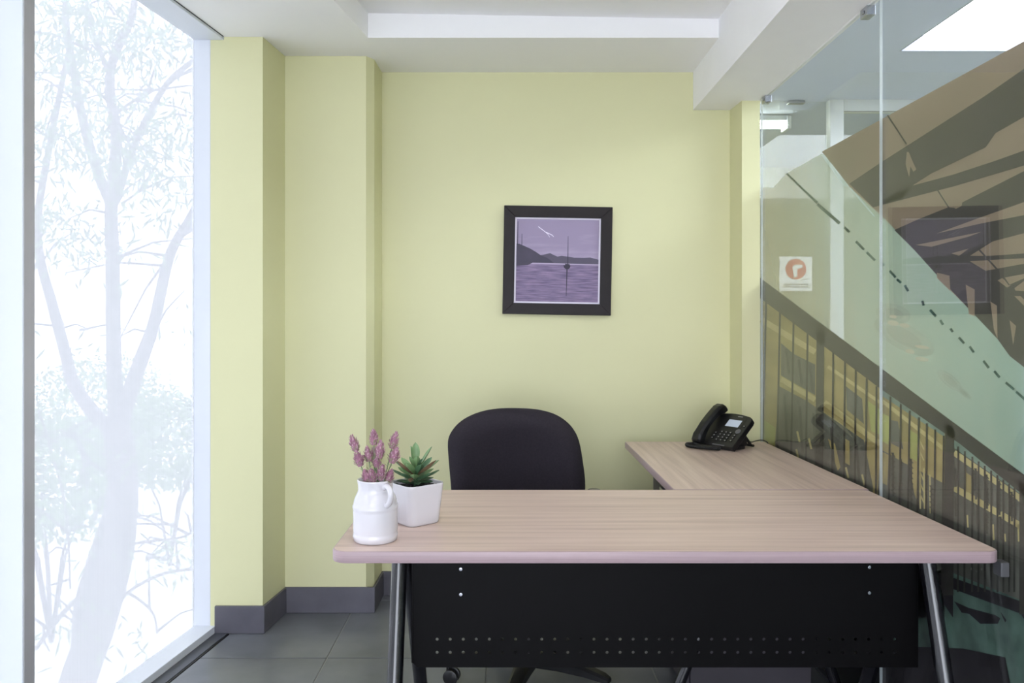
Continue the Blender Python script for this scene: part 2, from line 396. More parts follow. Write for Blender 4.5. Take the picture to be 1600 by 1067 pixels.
# fluorescent batten in the room beyond
ft = tag(empty('fluorescent_light', (1.42, 4.98, 2.54)), 'twin tube fluorescent light beyond the corridor, seen at the glass edge', 'light')
MB().box(-.20, .40, -.05, .05, .02, .055).build('housing', WHITEAL, ft, bevel=.004)
MB().box(.385, .412, -.06, .06, -.035, .05).build('end_cap', WHITEAL, ft, bevel=.006)
for s in (-1, 1): MB().tube([(-.19, s*.03, -.0), (.385, s*.03, -.0)], .014, 12).build('tube', TUBE, ft, smooth='auto')
# sign on the far screen
sg = tag(empty('warning_sign', (1.745, CY1-.012, 1.555)), 'white square sign with red circle seen through the film', 'sign')
MB().box(-.098, .098, 0, .004, -.103, .103).build('sign_plate', SIGNW, sg)
d = MB(); d.add([Vector((.062*math.cos(2*math.pi*k/36), -.001, .028+.062*math.sin(2*math.pi*k/36))) for k in range(36)], [tuple(range(36))]); d.build('red_disc', SIGNR, sg)
d = MB(); d.add([(-.012, -.002, -.02), (.008, -.002, -.02), (.008, -.002, .03), (.04, -.002, .036), (.04, -.002, .052), (-.006, -.002, .055), (-.022, -.002, .04)], [tuple(range(7))]); d.build('pictogram', SIGNW, sg)
d = MB(); d.add([(-.075, -.001, -.082), (.075, -.001, -.082), (.075, -.001, -.06), (-.075, -.001, -.06)], [(0, 1, 2, 3)]); d.build('caption_bar', SIGNG, sg)
d = MB()
for k in range(9): d.add([(-.066+.0148*k, -.002, -.077), (-.057+.0148*k, -.002, -.077), (-.057+.0148*k, -.002, -.065), (-.066+.0148*k, -.002, -.065)], [(0, 1, 2, 3)])
d.build('caption', SIGNW, sg)

# ------------------------------------------------------------------ printed film on the glass
FX = GX+.0112
def F(px, py, lay=0):
    y = FX*FPX/(px-CX); return (FX-.0+(9-lay)*.00035, y, EYE-(py-CY)*y/FPX)
def ZM(pts, ox, oy, s): return [(ox+x/s, oy+y/s) for x, y in pts]
film = tag(empty('window_film', (0, 0, 0)), 'printed film on the glass partition showing dark girders, blurred train and railing', 'window film')
class Print:
    def __init__(s, name, m, lay): s.n = name; s.m = m; s.l = lay; s.b = MB()
    def poly(s, pts):
        s.b.add([F(x, y, s.l) for x, y in pts], [tuple(range(len(pts)))]); return s
    def line(s, a, b, w0, w1=None):
        w1 = w1 or w0; d = Vector((b[0]-a[0], b[1]-a[1])).normalized(); nx, ny = -d.y, d.x
        return s.poly([(a[0]+nx*w0/2, a[1]+ny*w0/2), (b[0]+nx*w1/2, b[1]+ny*w1/2), (b[0]-nx*w1/2, b[1]-ny*w1/2), (a[0]-nx*w0/2, a[1]-ny*w0/2)])
    def blob(s, c, rx, ry, rot=0, n=14):
        return s.poly([(c[0]+rx*math.cos(t)*math.cos(rot)-ry*math.sin(t)*math.sin(rot), c[1]+rx*math.cos(t)*math.sin(rot)+ry*math.sin(t)*math.cos(rot)) for t in [2*math.pi*k/n for k in range(n)]])
    def done(s):
        for f in s.b.f:
            MB().add([s.b.v[i] for i in f], [tuple(range(len(f)))]).build(s.n, s.m, film, fix=False)
def top(px): return 507-(px-790)*.5475
def rail_t(px): return 440+(px-1190)*0.79 if px < 1372 else 583.8+(px-1372)*.735
A = lambda pts: ZM(pts, 1370, 230, 5.335)
B = lambda pts: ZM(pts, 1370, 410, 5.335)
Cc = lambda pts: ZM(pts, 1180, 460, 3.557)
Dd = lambda pts: ZM(pts, 1370, 600, 4.104)
E = lambda pts: ZM(pts, 1430, 860, 5.153)
M_SKY = mat('print_sky', (140, 123, 103), .7, var=.08, scale=3)
M_GIRD = mat('print_girder', (70, 66, 60), .7, var=.1, scale=5)
M_RAIL = mat('print_railing', (66, 63, 57), .7, var=.05)
def trainmat():
    m = sheer('print_train', (150, 172, 146), (172, 184, 160), .6, (1, 7, .5), 3)
    n, l = m.node_tree.nodes, m.node_tree.links
    tc = n['Texture Coordinate']; sx = n.new('ShaderNodeSeparateXYZ'); l.new(tc.outputs['Object'], sx.inputs[0])
    a = n.new('ShaderNodeMath'); a.operation = 'MULTIPLY_ADD'; a.inputs[1].default_value = -.6; l.new(sx.outputs['Z'], a.inputs[0]); l.new(sx.outputs['Y'], a.inputs[2])
    mr = n.new('ShaderNodeMapRange'); mr.inputs[1].default_value = 3.3-.75; mr.inputs[2].default_value = 1.75-.75; l.new(a.outputs[0], mr.inputs[0])
    nz = n['Noise Texture']; w_ = n.new('ShaderNodeMath'); w_.operation = 'MULTIPLY_ADD'; w_.inputs[1].default_value = .22; l.new(nz.outputs[0], w_.inputs[0])
    sb = n.new('ShaderNodeMath'); sb.operation = 'SUBTRACT'; sb.inputs[1].default_value = .11; l.new(mr.outputs[0], sb.inputs[0]); l.new(sb.outputs[0], w_.inputs[2])
    rp = n['Color Ramp']; e = rp.color_ramp.elements
    for k in range(len(e)-1, 0, -1): e.remove(e[k])
    e[0].position = 0; e[0].color = lin((160, 142, 104))+(1,)
    for pos, c in ((.28, (166, 160, 130)), (.5, (164, 170, 150)), (.75, (150, 164, 146)), (1, (138, 158, 144))):
        k = e.new(pos); k.color = lin(c)+(1,)
    l.new(w_.outputs[0], rp.inputs[0])
    op = n.new('ShaderNodeMapRange'); op.inputs[3].default_value = .5; op.inputs[4].default_value = .9; l.new(mr.outputs[0], op.inputs[0])
    for x in n:
        if x.type == 'MIX_SHADER' and x.inputs[1].links and x.inputs[1].links[0].from_node.type == 'BSDF_TRANSPARENT': l.new(op.outputs[0], x.inputs[0])
    return m
M_TRAIN = trainmat()
M_PALE = sheer('print_pale', (196, 214, 200), (210, 226, 220), .5)
M_DASH = mat('print_dash', (52, 84, 74), .7)
M_GLOW = sheer('print_glow', (232, 222, 196), (232, 222, 196), .34); M_PINK = sheer('print_pink', (176, 136, 126), (176, 152, 142), .09)
M_CITY = mat('print_city', (164, 148, 96), .7, var=.2, scale=3, stretch=(1, 1, 4))
M_CITYD = mat('print_city_dark', (102, 102, 92), .7, var=.2, scale=12)
M_TRUSS = mat('print_truss', (84, 82, 74), .7, var=.1)
M_YEL = mat('print_yellow', (196, 182, 126), .7, var=.12, scale=8); M_YG = mat('print_yellow_green', (170, 172, 100), .7, var=.12, scale=6)
M_TEAL = mat('print_teal', (122, 144, 130), .7, var=.25, scale=7)
M_DK = mat('print_ground_dark', (40, 36, 40), .7, var=.2, scale=6)
X9 = 1980
bnd = [(1283, 237), (1327, 293), (1363, 326)]+A([(40, 580), (150, 690), (300, 850), (480, 1050)])+B([(610, 240), (830, 460), (1000, 640), (1100, 780), (1227, 880)])+[(1700, 655), (X9, 790)]
Print('sky_print', M_SKY, 1).poly([(X9, top(X9))]+bnd).done()
# haze at the left end of the film, train band, deeper right side
Print('train_print', M_TRAIN, 1).poly([(1187.5, 293), (1208, 293), (1227, 271), (1283, 240)]+bnd[1:]+[(X9, 1010), (1600, 755), (1372, 584), (1187.5, 440)]).done()
p = Print('train_edge_print', M_PALE, 2).poly([(1281, 241), (1287, 241), (1326, 291), (1317, 291)]); p.line((1327, 293), (1365, 338), 3, 2); p.done()
p = Print('train_dash_print', M_DASH, 2)
p.line((1228, 271), (1276, 317), 3, 4); p.line((1276, 319), (1311, 349), 5, 5)
for a, b in (((1318, 355), (1326, 363)), ((1336, 377), (1349, 390)), ((1353, 394), (1366, 407))): p.line(a, b, 4)
for a, b in zip(*[iter(B([(30, 0), (55, 25), (100, 70), (150, 125), (160, 140), (195, 170), (225, 190), (255, 240), (370, 320), (385, 360), (435, 395), (485, 450), (520, 480), (545, 520), (605, 550), (625, 580),
                          (675, 625), (720, 675), (765, 700), (800, 750), (880, 820), (925, 880), (970, 905), (1015, 960), (1065, 1000), (1135, 1060)]))]*2): p.line(a, b, 4)
p.line((1586, 612), (1602, 626), 4); p.line((1618, 640), (1640, 660), 4); p.done()
for k in range(2):
    f_ = 1.2-.5*k
    p = Print('lamp_glow_print', M_GLOW, 3+.2*k)
    for x, y, rx, ry in ((130, 505, 40, 18), (225, 525, 36, 15), (270, 742, 32, 16), (370, 806, 48, 15), (370, 705, 50, 12), (130, 450, 26, 12)): p.blob(B([(x, y)])[0], f_*rx/5.3, f_*ry/5.3, .15, 20)
    p.done()
    p = Print('smear_print', M_PINK, 2+.2*k)
    for x, y, rx, ry, ro in ((130, 430, 120, 70, .2), (220, 620, 230, 90, .5), (600, 985, 110, 40, .7), (720, 1090, 60, 20, .7)): p.blob(B([(x, y)])[0], f_*rx/5.3, f_*ry/5.3, ro, 24)
    p.done()
# girders
p = Print('girder_print', M_GIRD, 3)
p.poly([(1326, 287), (1375, 254), (1539, 149), (1612, 98), (X9, -135), (X9, 20), (1612, 175), (1554, 208), (1539, 230), (1454, 271), (1426, 289), (1410, 310), (1385, 318), (1363, 324)])
p.poly(A([(80, 470), (-40, 500), (150, 380), (300, 318), (640, 225), (960, 120), (1227, 25), (2600, -470), (2600, -220), (1227, 150), (640, 325)]))
p.poly(A([(140, 690), (340, 600), (590, 500), (640, 505), (650, 515), (700, 490), (705, 460), (1227, 195), (2600, -480), (2600, 2500)])+bnd[-2:-7:-1]+bnd[6:4:-1])  # left end also paints in the wall picture's dark reflection
p.line(A([(495, 350)])[0], A([(592, 502)])[0], 2); p.line((1385.6, 180), (1415, 225), 2.4)
p.done()
p = Print('girder_gap_print', M_SKY, 4)
for q in (A([(490, 720), (830, 595), (1227, 455), (2600, -20), (2600, 280), (1200, 570), (840, 640), (690, 675)]), A([(320, 815), (740, 730), (870, 705), (760, 745), (450, 830)]), A([(615, 885), (760, 845), (680, 905)]),
          A([(770, 905), (960, 785), (1227, 715), (2600, 380), (2600, 840), (1227, 885), (940, 905)]), A([(770, 950), (940, 940), (1227, 925), (2600, 880), (2600, 960), (1227, 970), (900, 1030)]),
          B([(495, 85), (600, 110), (608, 240), (495, 130)]), B([(735, 185), (810, 225), (810, 450), (760, 430)]), B([(940, 325), (995, 360), (1000, 640), (970, 560)]),
          B([(1000, 150), (1040, 130), (1110, 190), (1080, 210)]), B([(1060, 125), (1227, 95), (1227, 130), (1100, 185)]), B([(1140, 215), (1227, 150), (1300, 130), (1300, 245), (1150, 235)]),
          B([(1140, 280), (1190, 280), (1300, 380), (1300, 440)]), B([(1100, 480), (1155, 530), (1130, 690)])): p.poly(q)
p.poly(ZM([(245, 40), (262, 40), (290, 110), (325, 185), (300, 205), (275, 160), (265, 250), (250, 200), (235, 140)], 1370, 230, 5.335))
p.done()
p = Print('girder_wire_print', M_GIRD, 5); p.line(A([(845, 850)])[0], A([(995, 1015)])[0], 2.6); p.line(*B([(1055, 130), (1100, 190)]), 2); p.done()
# the city below the railing
p = Print('city_print', M_CITY, 1)
p.poly([(1187.5, 455), (1372, 598), (1475, 672), (1475, 1067), (1187.5, 1067)]); p.done()
p = Print('city_print', M_CITYD, 1)
p.poly([(1475, 672), (1600, 766), (X9, 1030), (X9, 1320), (1600, 955), (1475, 900)]); p.done()
p = Print('city_block_print', M_CITYD, 2)
for q in (Cc([(140, 270), (210, 330), (330, 390), (330, 560), (140, 450)]), Cc([(130, 510), (280, 590), (470, 720), (600, 810), (650, 1067), (640, 2000), (110, 2000), (108, 820)]), Cc([(500, 510), (590, 580), (600, 720), (505, 640)]),
          Dd([(20, 420), (-60, 380), (60, 440), (160, 500), (430, 640), (430, 1500), (-60, 1500)]), Dd([(85, 230), (130, 240), (165, 420), (85, 380)])): p.poly(q)
p.done()
p = Print('city_stripe_print', M_YEL, 3)
for a, b, w in ((Cc([(30, 140)])[0], Cc([(330, 320)])[0], 9), (Cc([(140, 470)])[0], Cc([(330, 585)])[0], 8), (Cc([(380, 600)])[0], Cc([(690, 830)])[0], 9), (Cc([(400, 400)])[0], Cc([(690, 600)])[0], 5),
                (Dd([(20, 100)])[0], Dd([(430, 420)])[0], 6), (Dd([(490, 440)])[0], Dd([(910, 730)])[0], 9), (Dd([(490, 665)])[0], Dd([(910, 905)])[0], 10), (Dd([(910, 730)])[0], (1700, 870), 10), (Dd([(910, 905)])[0], (1700, 905), 12)): p.line(a, b, w)
for (x, y0, y1) in ((270, 350, 800), (297, 540, 800), (335, 580, 830), (575, 840, 920), (560, 500, 660), (740, 900, 1000), (815, 960, 1010), (900, 900, 1010)): p.line(*Dd([(x, y0), (x+4, y1)]), 2.5)
for y in (360, 430, 560, 630, 700): p.line(*Dd([(270, y), (297, y+60)]), 2)
for x, y in ((230, 760), (295, 800), (225, 860), (500, 960), (590, 1000)): p.line(*Cc([(x, y), (x+14, y+60)]), 3)
p.done()
p = Print('city_truss_print', M_TRUSS, 4)
for x0, y0, y1 in ((100, 440, 720), (150, 480, 760), (215, 480, 790), (345, 650, 830), (500, 540, 660), (630, 540, 740), (700, 580, 800), (780, 620, 840), (860, 690, 880), (500, 720, 850), (640, 780, 930), (700, 830, 960), (790, 850, 1000), (860, 900, 1010)):
    p.line(*Dd([(x0, y0), (x0+2, y1)]), 3.2)
    yy = y0
    while yy < y1-30: p.line(*Dd([(x0-10, yy), (x0+14, yy+28)]), 1.6); yy += 34
for x0, y0, y1 in ((170, 300, 440), (240, 360, 500), (300, 390, 540), (160, 560, 820), (245, 620, 880), (320, 660, 930), (420, 740, 980), (560, 830, 1040)): p.line(*Cc([(x0, y0), (x0+16, y1)]), 4)
p.done()
p = Print('city_wall_print', M_CITY, 3)
for q in (Cc([(400, 800), (440, 830), (470, 960), (455, 980)]), Cc([(495, 800), (520, 815), (522, 950), (495, 935)]), Cc([(640, 850), (672, 870), (665, 1040), (650, 1000)]), Dd([(25, 430), (72, 455), (62, 650), (22, 630)]), Dd([(205, 520), (255, 545), (250, 740), (235, 700)]), Dd([(560, 560), (600, 590), (600, 700), (565, 690)])): p.poly(q)
p.done()
p = Print('city_glow_print', M_YG, 2)
p.poly(Cc([(620, 590), (690, 640), (690, 780), (640, 760)])); p.poly(Dd([(18, 180), (75, 210), (70, 390), (20, 360)])); p.poly(Dd([(205, 290), (262, 330), (258, 500), (205, 470)]))
p.poly(Cc([(35, 690), (110, 740), (105, 840), (35, 800)])); p.done()
p = Print('city_mist_print', M_TEAL, 3)
p.poly(Dd([(490, 350), (910, 640), (910, 700), (490, 410)])); p.poly(Dd([(20, 20), (430, 300), (430, 340), (20, 70)])); p.done()
# railing
p = Print('railing_print', M_RAIL, 6)
p.poly([(1187.5, 434), (1372, 572), (1500, 668), (1600, 742), (X9, 1000), (X9, 1045), (1600, 775), (1500, 694), (1372, 605), (1187.5, 466)])
def bal(x0, x1, w):
    yt = rail_t(x0)+22; p.line((x0, yt), (x1, 925), w)
for a, b in ((1197, 1184), (1218.5, 1209), (1239.6, 1232), (1261.5, 1256), (1301.5, 1298), (1319.7, 1317), (1336.6, 1334), (1353.5, 1350), (1369, 1367), (1390.7, 1386), (1407, 1403), (1420.7, 1416), (1435, 1431), (1447.5, 1445),
             (1460.6, 1458), (1474, 1471), (1496.7, 1496), (1507, 1506), (1518.6, 1518), (1528.4, 1528), (1538, 1538), (1548, 1548), (1557.6, 1558), (1567, 1567), (1576, 1576), (1584.4, 1584)):
    if a > 1190: bal(a, b, 3)
for k in range(8): bal(1628+14*k, 1628+14*k, 3)
p.poly([(1275.6, 505), (1287.5, 514), (1284, 930), (1271, 930)]); p.poly([(1476.5, 660), (1490, 670), (1489, 930), (1472, 930)]); p.poly([(1592, 750), (1612, 765), (1612, 960), (1592, 960)])
p.done()
# below the desk: lower rail, foliage, ground
p = Print('foliage_print', mat('print_foliage', (98, 124, 112), .7, var=.4, scale=11), 2); p.poly([(1187.5, 930), (1475, 890), (1600, 940), (X9, 1150), (X9, 1900), (1600, 1340), (1187.5, 1330)])
p.done()
p = Print('foliage_dark_print', M_DK, 5)
p.poly(E([(-400, -60), (100, 150), (876, 420), (2600, 1000), (2600, 1180), (876, 520), (300, 310), (110, 250), (-400, 90)])); p.poly(E([(225, 150), (300, 180), (300, 540), (225, 430)]))
p.poly(E([(310, 410), (420, 460), (640, 520), (680, 545), (660, 590), (520, 590), (430, 510), (370, 500)])); p.poly(E([(-1200, 760), (220, 780), (380, 790), (720, 860), (760, 1067), (760, 2300), (-1200, 2300)]))
p.poly(E([(680, 490), (730, 560), (720, 580), (700, 540)])); p.poly(E([(850, 520), (876, 500), (1000, 560), (1000, 660), (876, 560)]))
p.done()

# ------------------------------------------------------------------ desk
ZD = .745; TH = .0265
def slab(name, x0, x1, y0, y1, r, m, parent, rb=.003):
    n = 8; pts = []
    for (cx, cy, a0, rr) in ((x1, y1, 0, r[2]), (x0, y1, 90, r[3]), (x0, y0, 180, r[0]), (x1, y0, 270, r[1])):
        sx = -1 if cx == x1 else 1; sy = -1 if cy == y1 else 1
        for k in range(n+1):
            a = R(a0+90*k/n); pts.append((cx+sx*rr+rr*math.cos(a), cy+sy*rr+rr*math.sin(a)))
    mb = MB(); N = len(pts)
    cxm, cym = (x0+x1)/2, (y0+y1)/2
    def ins(d): return [(cxm+(p[0]-cxm)*(1-d/((x1-x0)/2)), cym+(p[1]-cym)*(1-d/((y1-y0)/2))) for p in pts]
    rs = []
    for d, z in ((rb, 0), (rb*.3, rb*.3), (0, rb), (0, TH-rb), (rb*.3, TH-rb*.3), (rb, TH)):
        rs.append([Vector((q[0], q[1], ZD-TH+z)) for q in ins(d)])
    mb.rings(rs, cap=False, mi=1)
    mb.add(rs[0], [tuple(range(N-1, -1, -1))]); mb.add(rs[-1], [tuple(range(N))])
    return mb.build(name, [m, EDGEW], parent, smooth='auto')
desk = tag(empty('desk', (0, 0, 0)), 'wide pale wood desk with black perforated front panel', 'desk')
slab('desk_top', -.391, 1.106, 1.707, 2.349, (.035, .03, .02, .02), WOODX, desk)
def leg(a, b, par, r=.0195):
    a, b = Vector(a), Vector(b); l = MB().tube([a, b], r, 20).build('leg', BTUBE, par, smooth='auto')
    MB().lathe([(r*1.12, 0), (r*1.12, .012), (r*1.0, .016)], 20, (b.x, b.y, 0)).build('foot_pad', BPLAS, l, smooth='auto')
zt = ZD-TH
leg((-.266, 1.945, zt), (-.268, 1.742, .01), desk); leg((-.258, 1.985, zt), (-.238, 2.30, .01), desk)
leg((1.058, 1.945, zt), (1.060, 1.742, .01), desk); leg((1.052, 1.985, zt), (1.030, 2.30, .01), desk)
for x in (-.262, 1.055): MB().box(x-.022, x+.022, 1.86, 2.14, zt-.014, zt-.0005).build('leg_bracket', BTUBE, desk, bevel=.003)
# modesty panel with real holes
YP = 1.955; PX0, PX1 = -.2365, 1.050; PZ0, PZ1 = .3775, zt-.001
def pxX(px, y=YP): return (px-CX)/FPX*y
def pyZ(py, y=YP): return EYE-(py-CY)/FPX*y
mp_ = MB(); hs = 20.42; nh = 36
zs = [pyZ(998.5), pyZ(1019)]; step = hs/FPX*YP; x_first = pxX(683)
gxs = [x_first-step/2+step*k for k in range(nh+1)]
zmid = (zs[0]+zs[1])/2; zlo = zs[1]-(zs[0]-zs[1])/2; zhi = zs[0]+(zs[0]-zs[1])/2
def face(pts): mp_.add([(x, YP, z) for x, z in pts], [tuple(range(len(pts)))])
face([(PX0+.012, PZ0), (PX1, PZ0), (PX1, zlo)]+[(g, zlo) for g in gxs[::-1]]+[(PX0, zlo), (PX0, PZ0+.012)])
face([(PX0, zhi)]+[(g, zhi) for g in gxs]+[(PX1, zhi), (PX1, PZ1), (PX0, PZ1)])
face([(PX0, zlo), (gxs[0], zlo), (gxs[0], zmid), (gxs[0], zhi), (PX0, zhi)]); face([(gxs[-1], zlo), (PX1, zlo), (PX1, zhi), (gxs[-1], zhi), (gxs[-1], zmid)])
rh = .0041
for k in range(nh):
    for zc, za_, zb_ in ((zs[1], zlo, zmid), (zs[0], zmid, zhi)):
        xc = (gxs[k]+gxs[k+1])/2; h = [(xc+rh*math.cos(R(45*q)), zc+rh*math.sin(R(45*q))) for q in range(8)]
        q = [(gxs[k+1], zc), (gxs[k+1], zb_), (xc, zb_), (gxs[k], zb_), (gxs[k], zc), (gxs[k], za_), (xc, za_), (gxs[k+1], za_)]
        for a in range(8): face([h[a], q[a], q[(a+1) % 8], h[(a+1) % 8]])
pan = mp_.build('modesty_panel', BPANEL, desk)
bm = bmesh.new(); bm.from_mesh(pan.data); bmesh.ops.remove_doubles(bm, verts=bm.verts, dist=1e-5); bmesh.ops.recalc_face_normals(bm, faces=bm.faces); bm.to_mesh(pan.data); bm.free()
sd = pan.modifiers.new('thick', 'SOLIDIFY'); sd.thickness = .0016; sd.offset = 0
MB().box(PX0-.003, PX0-.0002, YP-.001, YP+.018, PZ0+.012, PZ1).build('panel_flange', BPANEL, desk)
for px, py in ((720, 889), (720, 928.5), (1358, 886), (1358, 926)):
    MB().rings([[Vector((pxX(px)+r*math.cos(2*math.pi*k/14), YP-.001-h, pyZ(py)+r*math.sin(2*math.pi*k/14))) for k in range(14)] for r, h in ((.0046, 0), (.0042, .0015), (.0022, .0017), (.0020, .0008))]).build('screw', CHROME, pan, smooth='auto')
# clear brackets under the right corner
for y in (1.90, 1.735): MB().box(GX-.020, GX-.001, y-.018, y+.012, zt-.034, zt-.001).build('edge_bracket', PTAPE, desk, bevel=.002)

ret = tag(empty('side_desk', (0, 0, 0)), 'pale wood side desk under the telephone, against the glass', 'desk')
slab('desk_top', .514, 1.114, 2.352, 3.312, (.006, .006, .006, .006), WOODY, ret)
for y in (2.412, 3.22):
    leg((.79, y, zt), (.50, y, .01), ret, .017); leg((.83, y, zt), (1.075, y, .01), ret, .017)
    MB().box(.62, 1.0, y-.02, y+.02, zt-.014, zt-.0005).build('leg_bracket', BTUBE, ret, bevel=.003)
pd = tag(empty('drawer_pedestal', (.78, 2.74, 0)), 'charcoal drawer pedestal under the side desk', 'cabinet')
MB().box(-.188, .20, -.28, .25, .06, zt-.0015).build('body', PED, pd, bevel=.003)
for k in range(3):
    z0 = .07+k*.214
    dr = MB().box(-.2065, -.189, -.275, .245, z0, z0+.206).build('drawer', PED, pd, bevel=.003)
    MB().box(-.224, -.207, -.07, .04, z0+.155, z0+.167).build('handle', CHROME, dr, bevel=.003)
for sx in (-.15, .16):
    for sy in (-.24, .21): MB().lathe([(.012, 0), (.022, .004), (.022, .052), (.012, .0598)], 16, (sx, sy, 0)).build('castor', BPLAS, pd, smooth='auto')

# ------------------------------------------------------------------ office chair
ch = tag(empty('office_chair', (.085, 2.70, 0), R(9)), 'black fabric swivel office chair behind the desk', 'chair')
s_ = 2.935/FPX
ol = [(702, 765), (697.5, 715), (696, 690), (699, 676), (709, 662), (724, 651), (746, 642.5), (772, 638.3), (802, 638), (834, 640.5), (858, 646.5), (876, 656), (891, 671), (901, 692), (908, 728), (912, 763), (909, 800), (894, 826), (850, 838), (760, 838), (717, 826), (704, 800)]
pts = [((x-804.5)*s_/math.cos(R(10)), 0, EYE-(y-CY)*s_) for x, y in ol]
out = catmull(pts, 4, True); zc = .68
def ring(sc, dy):
    r = []
    for q in out:
        x = q.x*sc; z = zc+(q.z-zc)*sc
        r.append(Vector((x, dy-.50*x*x-.10*(z-zc)-.02, z)))
    return r
bk = MB(); rs = [ring(s, d) for s, d in ((.02, .0), (.3, -.001), (.5, -.006), (.6, -.012), (.7, -.018), (.78, -.019), (.86, -.011), (.93, .006), (.98, .024), (1.0, .036), (.985, .048), (.94, .060), (.8, .066), (.4, .07), (.02, .07))]
bk.rings(rs)
b_ = bk.build('backrest', FABRIC, ch, smooth=True); b_.location = (0, .262, 0)
bs = MB(); so = [Vector((p[0], p[1], 0)) for p in rounded(.47, .47, .12, 6)]
bs.rings([[Vector((q.x*s, q.y*s, z)) for q in so] for s, z in ((.02, .405), (.8, .405), (.96, .415), (1.0, .44), (.99, .465), (.93, .482), (.7, .485), (.02, .482))])
se = bs.build('seat', FABRIC, ch, smooth=True); se.location = (0, -.02, 0)
MB().tube(catmull([(0, .06, .395), (0, .22, .39), (0, .305, .42), (0, .335, .50), (0, .335, .66)], 6), .020, 12).build('back_bracket', BPLAS, ch, smooth='auto')
MB().box(-.10, .10, -.12, .12, .37, .404).build('tilt_mechanism', BPLAS, ch, bevel=.01)
MB().lathe([(.026, .10), (.026, .24), (.016, .241), (.016, .372)], 20).build('gas_lift', BPLAS, ch, smooth='auto')
for s in (-1, 1):
    am = MB().tube(catmull([(s*.20, .05, .40), (s*.255, .05, .405), (s*.262, .06, .45), (s*.262, .07, .56), (s*.262, .05, .600)], 6), .015, 12).build('arm', BPLAS, ch, smooth='auto')
    MB().rings([[Vector((s*.258+x*k, .02+y*k, z)) for x, y in rounded(.056, .23, .027, 6)] for k, z in ((.8, .602), (1, .608), (1, .628), (.8, .642))]).build('arm_pad', BPLAS, am, smooth='auto')
hub = MB().lathe([(.03, .055), (.045, .06), (.045, .105), (.03, .12)], 24).build('base_hub', BPLAS, ch, smooth='auto')
for k in range(5):
    a = R(-104-9+72*k); M = Matrix.Rotation(a, 4, 'Z'); ab = MB()
    prof = [(.03, .030, .062, .112), (.12, .027, .070, .110), (.22, .023, .072, .102), (.285, .020, .068, .090), (.305, .014, .066, .082)]
    ab.rings([[M @ Vector((x, -h, z0)), M @ Vector((x, h, z0)), M @ Vector((x, h, z1-.008)), M @ Vector((x, h*.6, z1)), M @ Vector((x, -h*.6, z1)), M @ Vector((x, -h, z1-.008))] for x, h, z0, z1 in prof])
    arm = ab.build('base_arm', BPLAS, ch, smooth='auto')
    cs = MB(); e = M @ Vector((.285, 0, 0)); ax = (Matrix.Rotation(a+.7*k, 4, 'Z') @ Vector((0, 1, 0))); ax.z = 0
    off = ax.cross(Vector((0, 0, 1)))*.012
    for s in (-1, 1):
        c0 = Vector((e.x, e.y, .0262))+off+ax*s*.008; c1 = c0+ax*s*.014
        cs.tube([c0, c0+ax*s*.002, c1-ax*s*.002, c1], [.022, .026, .026, .022], 18)
    cs.tube([Vector((e.x, e.y, .04)), Vector((e.x, e.y, .075))], .008, 10)
    cs.tube([Vector((e.x, e.y, .0262))+off-ax*.012, Vector((e.x, e.y, .0262))+off+ax*.012], .012, 10)
    cs.build('castor', BPLAS, arm, smooth='auto')

# ------------------------------------------------------------------ milk-can jug with flowers
J = Vector((-.3055, 1.803, ZD))
jug = tag(empty('milk_can_jug', J), 'white ceramic milk-can jug holding purple flowers on the desk corner', 'jug')
prof = [(.03, 0), (.047, .0), (.0505, .003), (.0520, .010), (.0524, .0145), (.0512, .017), (.0512, .022), (.0518, .025), (.0518, .070), (.0516, .073), (.0530, .0765), (.0534, .080), (.0526, .083), (.0510, .0855), (.0500, .093), (.0465, .103), (.0425, .111), (.0405, .116), (.0400, .122), (.0404, .130), (.0420, .138), (.0425, .1405), (.0418, .1425), (.0395, .143), (.0372, .141), (.0365, .13), (.0365, .116), (.046, .092), (.047, .03), (.02, .008)]
MB().lathe(prof, 56).build('jug_body', CERAM, jug, smooth=True)
ha = R(-50); dv = Vector((math.cos(ha), math.sin(ha), 0))
hp = [dv*.0385+Vector((0, 0, .128)), dv*.050+Vector((0, 0, .133)), dv*.062+Vector((0, 0, .129)), dv*.068+Vector((0, 0, .117)), dv*.0645+Vector((0, 0, .102)), dv*.056+Vector((0, 0, .0925)), dv*.047+Vector((0, 0, .089))]
MB().tube(catmull(hp, 6), .0066, 14).build('handle', CERAM, jug, smooth=True)
def spike_mesh(h, r, seed):
    """a fluffy flower head of many thin pointed florets, green at the base"""
    rnd = random.Random(seed); mb = MB(); n = 190
    for k in range(n):
        t = (k+.5)/n; z = t*h*.84
        rad = r*(math.sin(math.pi*min(1, .2+t*.8))**.7)*rnd.uniform(.55, 1.0)
        a = k*2.39996+rnd.uniform(-.5, .5)
        d = Vector((math.cos(a), math.sin(a), 0)); up = Vector((0, 0, 1))
        dirv = (d*(.75-.5*t)*rnd.uniform(.5, 1.3)+up*(.7+.7*t)).normalized(); side = Vector((-d.y, d.x, 0))
        L = h*.20*rnd.uniform(.7, 1.25); wv = .0015
        b0 = d*rad*.55+up*z; tip = b0+dirv*L; mid = b0+dirv*L*.5; nrm = dirv.cross(side)
        g = rnd.random()
        mi = 1 if (t < .3 and g < .7) or g < .10 else (2 if g > .72 else 0)
        mb.add([b0, mid+side*wv, mid+nrm*wv*.7, mid-side*wv, tip], [(0, 1, 2), (0, 2, 3), (1, 4, 2), (2, 4, 3), (0, 3, 1), (1, 3, 4)], mi)
    mb.tube([(0, 0, 0), (0, 0, h*.35), (0, 0, h*.8)], [r*.35, r*.5, r*.25], 8, mi=0)
    return mb
